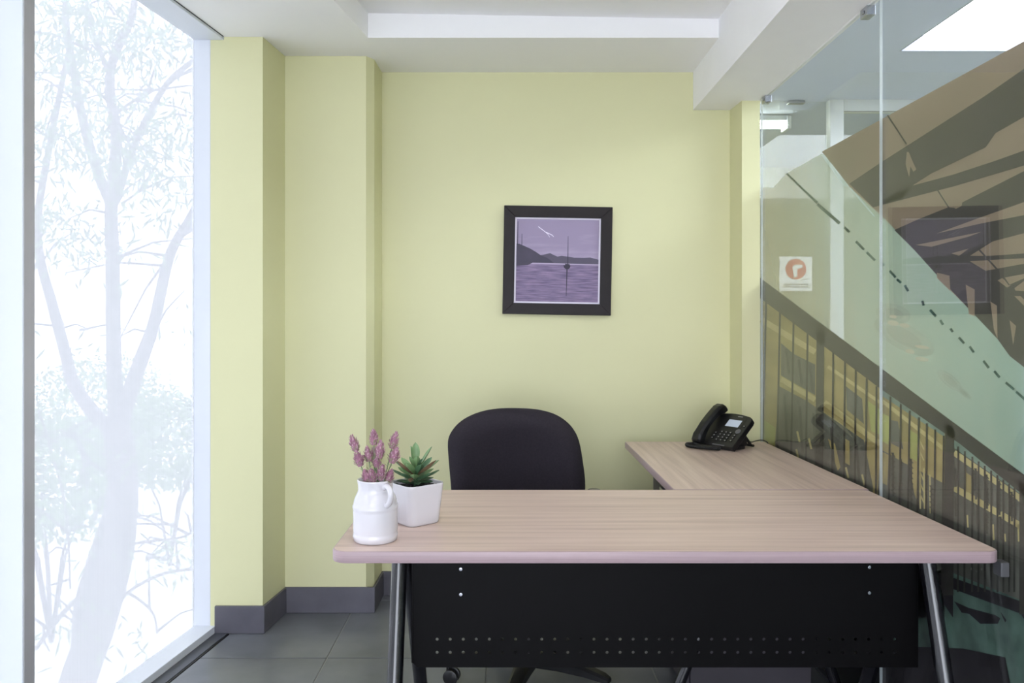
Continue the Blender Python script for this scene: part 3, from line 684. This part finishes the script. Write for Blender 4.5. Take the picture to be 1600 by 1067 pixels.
def flower(px, py, yy, h, lab, r=.0098, seed=0):
    # tip pixel on the photo, at depth yy
    tip = Vector(((px-CX)/FPX*yy, yy, EYE-(py-CY)/FPX*yy))
    root = Vector((J.x+(tip.x-J.x)*.12, J.y+(tip.y-J.y)*.12, ZD+.02)); d = tip-root; ax = (d+Vector((d.x, d.y, 0))*.6).normalized()
    bot = tip-ax*h
    o = tag(empty('flower_stem', root), lab, 'flower', 'purple flowers in the jug')
    neck = Vector((J.x+(bot.x-J.x)*.5, J.y+(bot.y-J.y)*.5, ZD+.125))
    off = Vector((neck.x-J.x, neck.y-J.y, 0))
    if off.length > .029: off = off.normalized()*.029; neck = Vector((J.x+off.x, J.y+off.y, neck.z))
    MB().tube([p-root for p in catmull([root, neck, bot, bot+ax*.004], 5)], .0013, 6).build('stem', STEMG, o, smooth=True)
    s = spike_mesh(h, r, seed).build('flower_spike', [PETAL, PETALG, PETALL], o, fix=False)
    s.location = bot-root; s.rotation_euler = ax.to_track_quat('Z', 'Y').to_euler()
    if bot.z > ZD+.17:
        lf = MB()
        for k in range(7):
            t = .15+.12*k; q = neck.lerp(bot, t)-root; a = k*2.4+seed; dd = Vector((math.cos(a), math.sin(a), .9)).normalized()*.014
            sd_ = dd.cross(Vector((0, 0, 1))).normalized()*.0013
            lf.add([q, q+dd*.5+sd_, q+dd, q+dd*.5-sd_, q+dd*.5+Vector((0, 0, .0008))], [(0, 1, 4), (1, 2, 4), (2, 3, 4), (3, 0, 4)])
        lf.build('leaflets', STEMG, o, fix=False)
FL = [(548.5, 679, 1.80, .041, 'purple flower leaning furthest left in the white jug'), (583.5, 670, 1.82, .038, 'tallest upright purple flower in the white jug'), (620, 674, 1.83, .042, 'purple flower leaning furthest up to the right in the jug'),
      (556, 704, 1.78, .038, 'plump purple flower at the lower left of the bunch'), (595, 687, 1.79, .044, 'large purple flower in the middle of the bunch'), (573, 697, 1.81, .036, 'small purple flower left of the middle one'),
      (584, 698, 1.83, .036, 'narrow purple flower behind the middle one'), (621, 698, 1.80, .040, 'purple flower low on the right side of the bunch'), (589, 714, 1.78, .024, 'small purple bud below the middle flower'),
      (598, 725, 1.77, .040, 'short purple flower at the front of the bunch above the rim'), (569, 733, 1.775, .036, 'short purple flower on the left of the jug rim'), (580, 732, 1.765, .038, 'short purple flower on the front of the jug rim'), (613, 733, 1.78, .036, 'short purple flower on the right of the jug rim by the handle')]
for i, (px, py, yy, h, lab) in enumerate(FL): flower(px, py, yy, h, lab, seed=i+1, r=.0205 if i in (3, 4, 7) else .0175)

# ------------------------------------------------------------------ succulent in square pot
P = Vector((-.2300, 1.968, ZD))
pot = tag(empty('potted_succulent', P, 0), 'green succulent in a white square ceramic pot', 'potted plant')
pb = MB(); rot = Matrix.Rotation(R(41), 4, 'Z')
def sq(side, r, z): return [rot @ Vector((x, y, z)) for x, y in rounded(side, side, r, 7)]
pb.rings([sq(.05, .012, .0005), sq(.088, .018, 0), sq(.0935, .020, .002), sq(.096, .021, .007), sq(.103, .021, .045), sq(.112, .021, .096), sq(.1125, .021, .1005), sq(.1105, .020, .1025), sq(.107, .018, .1025), sq(.105, .017, .1), sq(.1, .016, .06)])
pb.build('pot', CERAM, pot, smooth=True)
sm = MB(); g = 14
for i in range(g+1):
    for j in range(g+1):
        x = (i/g-.5)*.098; y = (j/g-.5)*.098; sm.v.append(tuple(rot @ Vector((x, y, .092+random.uniform(-.003, .004)))))
for i in range(g):
    for j in range(g): sm.f.append((i*(g+1)+j, (i+1)*(g+1)+j, (i+1)*(g+1)+j+1, i*(g+1)+j+1)); sm.m.append(0)
sm.build('soil', SOIL, pot)
def leafmesh(L, W, curl, thick=.004):
    mb = MB(); rs = []; nseg = 9
    z = 0; x = 0; ang = 0
    for k in range(nseg+1):
        t = k/nseg; wd = W*(math.sin(math.pi*min(1, t**1.35))**.75)+.0006 if 0 < t < 1 else .0006
        if t < .3: wd = max(wd, W*.40)
        th = thick*(1-.75*t)+.0004
        ang = curl*t
        rs.append([Vector((x, -wd/2, z+wd*.16)), Vector((x, -wd*.25, z+wd*.03+th*.2)), Vector((x, 0, z)), Vector((x, wd*.25, z+wd*.03+th*.2)), Vector((x, wd/2, z+wd*.16)), Vector((x, 0, z-th))])
        x += L/nseg*math.cos(ang); z += L/nseg*math.sin(ang)
    mb.rings(rs); return mb
stem = MB().tube([(0, 0, .09), (.002, 0, .125), (0, .002, .150)], [.0065, .006, .004], 10).build('stem', LEAFD, pot, smooth=True)
def leaf(az, el, h, L, W, curl, m):
    o = leafmesh(L, W, R(curl)).build('leaf', m, pot, smooth='auto')
    o.location = (.004*math.cos(R(az)), .004*math.sin(R(az)), h); o.rotation_euler = (0, -R(el), R(az))
rnd = random.Random(3)
for az, el, h, L, W, cu, m in ((100, 78, .140, .062, .021, 6, LEAFG), (160, 76, .138, .056, .019, 8, LEAFG), (20, 50, .136, .066, .019, 12, LEAFG), (-70, 66, .138, .034, .018, 10, LEAFG), (230, 58, .136, .038, .018, 10, LEAFG), (-20, 60, .136, .03, .016, 6, LEAFD)):
    leaf(az, el, h, L, W, cu, m)
for k in range(9): leaf(k*40+12, 22+rnd.uniform(-5, 5), .124, .058+rnd.uniform(-.004, .014), .021, 24, (LEAFG, LEAFD, LEAFR)[k % 3])
for k in range(9): leaf(k*40-8, 8+rnd.uniform(-4, 5), .112, .056+rnd.uniform(-.006, .010), .022, 28, (LEAFD, LEAFG, LEAFD)[k % 3])
for k in range(7): leaf(k*51+30, -2+rnd.uniform(-3, 3), .103, .046, .019, 16, LEAFD)
leaf(-112, -24, .126, .034, .017, -30, LEAFR)

# ------------------------------------------------------------------ picture on the wall
pic = tag(empty('framed_picture', (.2385, YB, 1.544)), 'dark framed square picture of a boat under a purple sky', 'picture')
pic.rotation_euler = (0, R(1.0), 0)
S = .2490; fw = .0515
fr = MB()
o4 = [(-S, -S), (S, -S), (S, S), (-S, S)]; i4 = [(-S+fw, -S+fw), (S-fw, -S+fw), (S-fw, S-fw), (-S+fw, S-fw)]
for k in range(4):
    a, b, c_, d_ = o4[k], o4[(k+1) % 4], i4[(k+1) % 4], i4[k]
    q = [a, b, c_, d_]
    m = MB(); m.add([Vector((x, -.024, z)) for x, z in q]+[Vector((x, -.001, z)) for x, z in q], [(0, 1, 2, 3), (7, 6, 5, 4), (0, 4, 5, 1), (1, 5, 6, 2), (2, 6, 7, 3), (3, 7, 4, 0)])
    m.build('frame_side', FRAME, pic, bevel=.002)
MB().box(-S+fw-.004, S-fw+.004, -.0105, -.002, -S+fw-.004, S-fw+.004).build('mount', MATTE, pic)
# the print
def skymat():
    m, nt, n, l, p = base('print_storm_sky')
    tc = n.new('ShaderNodeTexCoord'); mp = n.new('ShaderNodeMapping'); mp.inputs['Scale'].default_value = (2.2, 1, 16)
    nz = n.new('ShaderNodeTexNoise'); nz.inputs['Scale'].default_value = 2.4; nz.inputs['Detail'].default_value = 5
    sx = n.new('ShaderNodeSeparateXYZ'); mr = n.new('ShaderNodeMapRange'); mr.inputs[1].default_value = -.02; mr.inputs[2].default_value = .2
    l.new(tc.outputs['Object'], mp.inputs[0]); l.new(mp.outputs[0], nz.inputs['Vector']); l.new(tc.outputs['Object'], sx.inputs[0]); l.new(sx.outputs['Z'], mr.inputs[0])
    ad = n.new('ShaderNodeMath'); ad.operation = 'MULTIPLY_ADD'; ad.inputs[1].default_value = .95; l.new(nz.outputs[0], ad.inputs[0])
    ml = n.new('ShaderNodeMath'); ml.operation = 'MULTIPLY'; ml.inputs[1].default_value = .5; l.new(mr.outputs[0], ml.inputs[0]); l.new(ml.outputs[0], ad.inputs[2])
    rp = n.new('ShaderNodeValToRGB'); e = rp.color_ramp.elements
    e[0].position = .18; e[0].color = lin((98, 90, 116))+(1,); e[1].position = .72; e[1].color = lin((150, 136, 164))+(1,)
    k = e.new(.45); k.color = lin((166, 152, 178))+(1,)
    l.new(ad.outputs[0], rp.inputs[0]); l.new(rp.outputs[0], p.inputs['Base Color']); p.inputs['Roughness'].default_value = .6
    return m
def seamat():
    m, nt, n, l, p = base('print_sea')
    tc = n.new('ShaderNodeTexCoord'); mp = n.new('ShaderNodeMapping'); mp.inputs['Scale'].default_value = (5, 1, 60)
    nz = n.new('ShaderNodeTexNoise'); nz.inputs['Scale'].default_value = 2.5; nz.inputs['Detail'].default_value = 5
    l.new(tc.outputs['Object'], mp.inputs[0]); l.new(mp.outputs[0], nz.inputs['Vector'])
    rp = n.new('ShaderNodeValToRGB'); e = rp.color_ramp.elements
    e[0].position = .3; e[0].color = lin((92, 80, 112))+(1,); e[1].position = .72; e[1].color = lin((150, 130, 162))+(1,)
    l.new(nz.outputs[0], rp.inputs[0]); l.new(rp.outputs[0], p.inputs['Base Color']); p.inputs['Roughness'].default_value = .6
    return m
HILL = mat('print_hill', (66, 60, 78), .6, var=.1, scale=20); HILL2 = mat('print_far_hill', (84, 78, 96), .6, var=.06); SHORE = mat('print_shore', (176, 162, 188), .6); BOATM = mat('print_boat', (50, 44, 62), .6); BOLT = mat('print_lightning', (240, 232, 246), .6)
ps = S-fw-.008; pm = MB()
def pq(pts, lay, mi):   # pts in 0..1 of the printed area, y down
    pm.add([(-ps+2*ps*x, -.0106-.0002*lay, ps-2*ps*y) for x, y in pts], [tuple(range(len(pts)))], mi)
pq([(0, 0), (1, 0), (1, .54), (0, .54)], 0, 0); pq([(0, .53), (1, .53), (1, 1), (0, 1)], 1, 1)
pq([(0, .525), (1, .535), (1, .55), (0, .545)], 2, 4)
pq([(.28, .44), (.33, .43), (.37, .42), (.41, .41), (.45, .43), (.50, .45), (.55, .44), (.64, .45), (.70, .46), (.82, .46), (.90, .455), (1, .48), (1, .535), (.2, .53)], 3, 3)
pq([(0, .30), (.04, .305), (.10, .33), (.17, .36), (.24, .40), (.30, .44), (.38, .47), (.45, .52), (.45, .53), (.2, .53), (.14, .56), (0, .57)], 4, 2)
pq([(.575, .555), (.66, .555), (.655, .58), (.64, .60), (.60, .60), (.58, .58)], 5, 5); pq([(.595, .535), (.65, .54), (.65, .556), (.595, .556)], 5, 5)
pq([(.624, .2), (.629, .2), (.632, .54), (.622, .54)], 5, 5); pq([(.612, .60), (.626, .60), (.618, .93), (.612, .93)], 5, 5)
pq([(.010, .03), (.016, .03), (.018, .32), (.008, .32)], 5, 5); pq([(.062, .18), (.067, .18), (.068, .32), (.060, .32)], 5, 5)
for a, b in (((.26, .09), (.33, .14)), ((.33, .14), (.38, .18)), ((.38, .18), (.40, .215)), ((.355, .155), (.43, .19)), ((.43, .19), (.45, .21))):
    pq([(a[0], a[1]-.004), (b[0], b[1]-.004), (b[0], b[1]+.005), (a[0], a[1]+.004)], 5, 6)
pm.build('print', [skymat(), seamat(), HILL, HILL2, SHORE, BOATM, BOLT], pic, fix=False)

# ------------------------------------------------------------------ telephone
ph = tag(empty('desk_telephone', (.905, 3.165, ZD+.002), R(-56)), 'black office telephone with handset on the side desk', 'telephone')
# local: x right along the keypad, -y toward the user, z up; face tilted
tl = R(40); FM = Matrix.Translation((0, -.075, .014)) @ Matrix.Rotation(tl, 4, 'X')     # face frame: x, y up along the face, z out
fb = MB(); W2 = .098; Lf = .178
outl = [(-W2, 0), (W2, 0), (W2, Lf-.028), (W2-.004, Lf-.012), (W2-.018, Lf-.004)]+[(W2-.018-(2*W2-.036)*k/8, Lf-.004+.010*math.sin(math.pi*k/8)) for k in range(1, 8)]+[(-W2+.018, Lf-.004), (-W2+.004, Lf-.012), (-W2, Lf-.028)]
fb.prism(outl, -.024, 0, M=FM)
body = fb.build('body', BPLAS, ph, bevel=.003)
MB().prism([(-W2+.006, -.070), (W2-.012, -.070), (W2-.012, .018), (-W2+.006, .018)], .0005, .016).build('base', BPLAS, ph, bevel=.003)
wd = MB(); wd.add([(-.08, -.058, .01), (.080, -.058, .01), (.080, .040, .01), (-.08, .040, .01), (-.08, .030, .088), (.080, .030, .088)], [(0, 1, 2, 3), (0, 4, 5, 1), (2, 5, 4, 3), (0, 3, 4), (1, 5, 2)])
wd.build('rear_wedge', BPLAS, ph, bevel=.002)
st = MB(); st.tube([(.060, .035, .06), (.062, .085, .006)], .006, 8); st.tube([(-.03, .035, .06), (-.03, .085, .006)], .006, 8); st.tube([(-.04, .085, .006), (.075, .085, .006)], .0055, 8)
st.build('stand', BPLAS, ph, smooth='auto')
def onface(name, x0, x1, y0, y1, h, m, par=body, bev=.001):
    return MB().prism([(x0, y0), (x1, y0), (x1, y1), (x0, y1)], .0, h, M=FM).build(name, m, par, bevel=bev)
onface('screen_bezel', -.018, .072, .098, .158, .0014, BPLAS)
onface('screen', -.008, .058, .108, .147, .0020, SCREEN)
onface('logo', .022, .046, .1665, .1705, .0006, KEYC, bev=0)
for r_ in range(4):
    for c_ in range(3): kx, ky = .000+c_*.0215, .030+r_*.0150; kk = onface('key', kx-.0075, kx+.0075, ky-.0048, ky+.0048, .003, BPLAS); MB().prism([(kx-.0026, ky-.0022), (kx+.0026, ky-.0022), (kx+.0026, ky+.0022), (kx-.0026, ky+.0022)], .003, .0034, M=FM).build('key_mark', KEYC, kk)
for kx, ky in ((-.026, .036), (-.026, .051), (-.026, .066), (.070, .034), (.070, .050), (.070, .064), (.084, .118)):
    kk = onface('key', kx-.006, kx+.006, ky-.0045, ky+.0045, .003, BPLAS); MB().prism([(kx-.0028, ky-.002), (kx+.0028, ky-.002), (kx+.0028, ky+.002), (kx-.0028, ky+.002)], .003, .0034, M=FM).build('key_mark', KEYC, kk)
nv = MB(); nv.rings([[FM @ Vector((.072+r*math.cos(2*math.pi*k/18), .088+r*math.sin(2*math.pi*k/18), z)) for k in range(18)] for r, z in ((.012, 0), (.012, .002), (.010, .003))]); nv.build('navigation_key', GREYP, body, smooth='auto')
onface('front_strip', -.005, .055, .002, .007, .0012, GREYP, bev=0)
# handset: arched bar over the left of the face
hsb = MB(); rs = []
prof = [(-.016, .016, .024), (-.010, .012, .036), (.010, .016, .042), (.035, .026, .036), (.070, .034, .032), (.110, .034, .032), (.145, .028, .036), (.172, .018, .042), (.192, .014, .038), (.200, .014, .026)]
for i, (y, z, hgt) in enumerate(prof):
    hw = .0245 if i in (1, 2, 7, 8) else (.020 if i in (0, 9) else .0215)
    cx_ = -.068
    b0 = z-.010 if i not in (2, 1, 7, 8) else z-.012; t0 = z+hgt-.012
    cor = [(-hw, b0), (hw, b0), (hw, t0-.010), (hw*.65, t0), (-hw*.65, t0), (-hw, t0-.010)]
    rs.append([FM @ Vector((cx_+x, y, zz_)) for x, zz_ in cor])
hsb.rings(rs); hd = hsb.build('handset', BPLAS, ph, smooth=False, bevel=.004, seg=3)
# coiled cord: from the handset foot around the front edge
path = catmull([FM @ Vector((-.070, -.017, .010)), Vector((-.080, -.105, .012)), Vector((-.090, -.128, .0095)), Vector((-.060, -.150, .009)), Vector((-.010, -.148, .009)), Vector((.040, -.128, .009)), Vector((.058, -.112, .0095)), Vector((.048, -.098, .0095)), Vector((.010, -.104, .0095)), Vector((-.045, -.112, .0095)), Vector((-.075, -.092, .010)), Vector((-.070, -.066, .010))], 26)
coil = []
L = 0; pv = path[0]
for i, q in enumerate(path):
    L += (q-pv).length; pv = q
    t = (path[min(i+1, len(path)-1)]-path[max(i-1, 0)]).normalized(); u = t.cross(Vector((0, 0, 1))).normalized(); v_ = u.cross(t)
fine = []
for i in range(len(path)-1):
    for k in range(4): fine.append(path[i].lerp(path[i+1], k/4))
L = 0; pv = fine[0]
for i, q in enumerate(fine):
    L += (q-pv).length; pv = q
    t = (fine[min(i+3, len(fine)-1)]-fine[max(i-3, 0)]).normalized(); u = t.cross(Vector((0, 0, 1))).normalized(); v_ = u.cross(t)
    a = L/.0042*2*math.pi; coil.append(q+u*.0062*math.cos(a)+v_*.0062*math.sin(a))
MB().tube(coil, .0017, 5).build('coiled_cord', BPLAS, ph, smooth=True)
MB().tube(fine[::6], .0046, 8).build('cord_core', BPLAS, ph, smooth=True)
cab = catmull([(1.00, 3.20, ZD+.03), (1.030, 3.225, ZD+.012), (1.062, 3.26, ZD+.011), (1.095, 3.27, ZD+.012), (1.1175, 3.262, ZD-.01), (1.1205, 3.26, ZD-.12), (1.1205, 3.28, ZD-.4), (1.11, 3.30, .004)], 8)
tag(MB().tube(cab, .0022, 8).build('phone_cable', BPLAS, smooth=True), 'thin black cable running from the telephone over the desk edge', 'cable')

# ------------------------------------------------------------------ outside
gd = MB().box(-40, 8, -30, 45, -3.6, -3.3).build('ground', PAVE); tag(gd, 'pale sunlit pavement outside the window', kind='structure')
def W3(px, py, y): return Vector(((px-CX)/FPX*y, y, EYE-(py-CY)/FPX*y))
TREE_Y = 6.0
def tree(name, label, limbs, leaves, ybase, seed):
    rnd = random.Random(seed); root = tag(empty(name, (W3(limbs[0][0][0][0], limbs[0][0][0][1], ybase).x, ybase, -3.3)), label, 'tree')
    O = root.location.copy(); tips = []; tm = MB()
    for pts, w0, w1, dy in limbs:
        n = len(pts); P3 = [W3(x, y, ybase+dy*(i/(n-1)))-O for i, (x, y) in enumerate(pts)]
        if w0 > 40 or n == 9 and w0 == 22: P3[0].z = 0
        cp = catmull(P3, 6); m = len(cp)
        rad = [(w0+(w1-w0)*i/(m-1))/2/FPX*ybase for i in range(m)]
        tm.tube(cp, rad, 9)
        tips += cp[m//3:]
    tw = MB()
    for _ in range(120):
        a = rnd.choice(tips); d = Vector((rnd.uniform(-1, 1), rnd.uniform(-1, 1), rnd.uniform(-.3, .8))).normalized()*rnd.uniform(.2, .7)
        b = a+d+Vector((0, 0, -.08)); tw.tube([a, a.lerp(b, .5)+Vector((0, 0, .05)), b], [.012, .008, .004], 5); tips.append(b)
        tips.append(a.lerp(b, .6))
    tm.build('trunk', BARK, root, smooth=True); tw.build('twigs', BARK, root, smooth=True)
    lf = MB()
    cl = [W3(x, y, ybase+rnd.uniform(-.6, .8))-O for x, y in leaves]
    for c0 in [rnd.choice(tips) for _ in range(45)]+[c_ for c_ in cl for _ in range(4)]:
        c1 = c0+Vector((rnd.gauss(0, .14), rnd.gauss(0, .14), rnd.gauss(0, .12)))
        for _ in range(16):
            q = c1+Vector((rnd.gauss(0, .13), rnd.gauss(0, .13), rnd.gauss(0, .10)))
            d = Vector((rnd.uniform(-1, 1), rnd.uniform(-1, 1), rnd.uniform(-1.6, .1))).normalized(); s = d.cross(Vector((rnd.uniform(-1, 1), rnd.uniform(-1, 1), rnd.uniform(-1, 1)))).normalized()
            Ln = rnd.uniform(.08, .16); wv = .012
            lf.add([q, q+d*Ln*.45+s*wv, q+d*Ln, q+d*Ln*.45-s*wv], [(0, 1, 2, 3)])
    fo = lf.build('foliage', LEAFT, root, fix=False); fo['kind'] = 'stuff'
    return root
tree('tree', 'bare forked tree with thin leaves outside the window', [
    ([(100, 1500), (112, 1150), (122, 1067), (150, 985), (175, 900), (188, 830), (192, 740), (186, 690), (180, 660)], 60, 40, .0),
    ([(125, 1040), (128, 950), (150, 870), (172, 800), (180, 740)], 26, 20, .3),
    ([(178, 672), (150, 650), (115, 600), (103, 555), (80, 470), (62, 400), (60, 330), (85, 190), (105, 90)], 24, 8, .8),
    ([(182, 670), (178, 560), (176, 400), (174, 320), (182, 220), (172, 140), (178, 90), (205, 30), (215, -40)], 24, 8, -.4),
    ([(186, 670), (205, 606), (225, 550), (242, 500), (265, 400), (299, 337), (330, 270)], 26, 9, -.4), 
    ([(174, 320), (150, 262), (130, 190), (115, 110), (103, 40), (104, -40)], 17, 9, .4),
    ([(174, 125), (160, 90), (140, 30), (132, -30)], 8, 5, .2), ([(182, 312), (205, 240), (232, 180), (262, 130), (305, 92)], 12, 7, -.6),
    ([(183, 175), (205, 160), (235, 142), (255, 141)], 5, 3, .3), ([(190, 318), (215, 300), (240, 265)], 4, 3, .3),
    ([(175, 742), (140, 720), (122, 690), (116, 675)], 7, 4, -.4), ([(205, 850), (240, 845), (280, 840), (305, 830)], 5, 3, -.4), ([(185, 940), (215, 915), (260, 895), (310, 888)], 6, 4, -.3),
    ([(185, 920), (215, 935), (240, 960), (245, 990)], 5, 3, .3), ([(150, 915), (105, 950), (55, 1015)], 9, 6, -.4), ([(60, 640), (100, 780), (110, 920)], 3, 3, .2)],
    [(70, 20), (90, 60), (120, 40), (150, 60), (75, 110), (100, 150), (180, 60), (200, 90), (220, 40), (260, 60), (285, 75), (130, 120), (140, 200), (190, 200), (200, 215), (215, 230), (255, 180), (270, 170), (235, 240), (250, 255), (90, 250), (110, 245), (75, 190),
     (85, 330), (105, 350), (95, 375), (120, 370), (60, 360), (165, 230), (240, 330), (225, 320), (70, 60), (60, 140), (290, 60), (160, 20), (240, 10)], TREE_Y, 5)
def bush(name, label, c, r, seed, n=2600):
    rnd = random.Random(seed); o = tag(empty(name, (c.x, c.y, -3.3)), label, 'bush', 'bushes outside the window')
    lf = MB(); st_ = MB(); hz = c.z+3.3
    for _ in range(7):
        a = rnd.uniform(0, 6.28); st_.tube([(0, 0, 0), (.2*math.cos(a), .2*math.sin(a), hz*.5), (.6*r*math.cos(a), .6*r*math.sin(a), hz)], [.03, .02, .008], 5)
    for _ in range(n):
        u = Vector((rnd.gauss(0, 1), rnd.gauss(0, 1), rnd.gauss(0, 1))).normalized()*rnd.uniform(.55, 1)
        q = Vector((u.x*r, u.y*r, hz+u.z*r*.8)); d = Vector((rnd.uniform(-1, 1), rnd.uniform(-1, 1), rnd.uniform(-1, 1))).normalized(); s = d.orthogonal().normalized()
        if q.z < .02: q.z = .02
        lf.add([q, q+d*.07+s*.03, q+d*.15, q+d*.07-s*.03], [(0, 1, 2, 3)])
    st_.build('stems', BARK, o, smooth=True); fo = lf.build('foliage', LEAFT, o, fix=False); fo['kind'] = 'stuff'
bush('bush', 'leafy bush low on the left of the window view', W3(80, 745, 11.0), 1.15, 21)
bush('bush', 'leafy bush on the right of the window view behind the trunk', W3(265, 690, 14.5), 1.2, 22)
bush('bush', 'wide pale bush far behind the forked tree', W3(160, 640, 19.0), 1.8, 23, 3200)
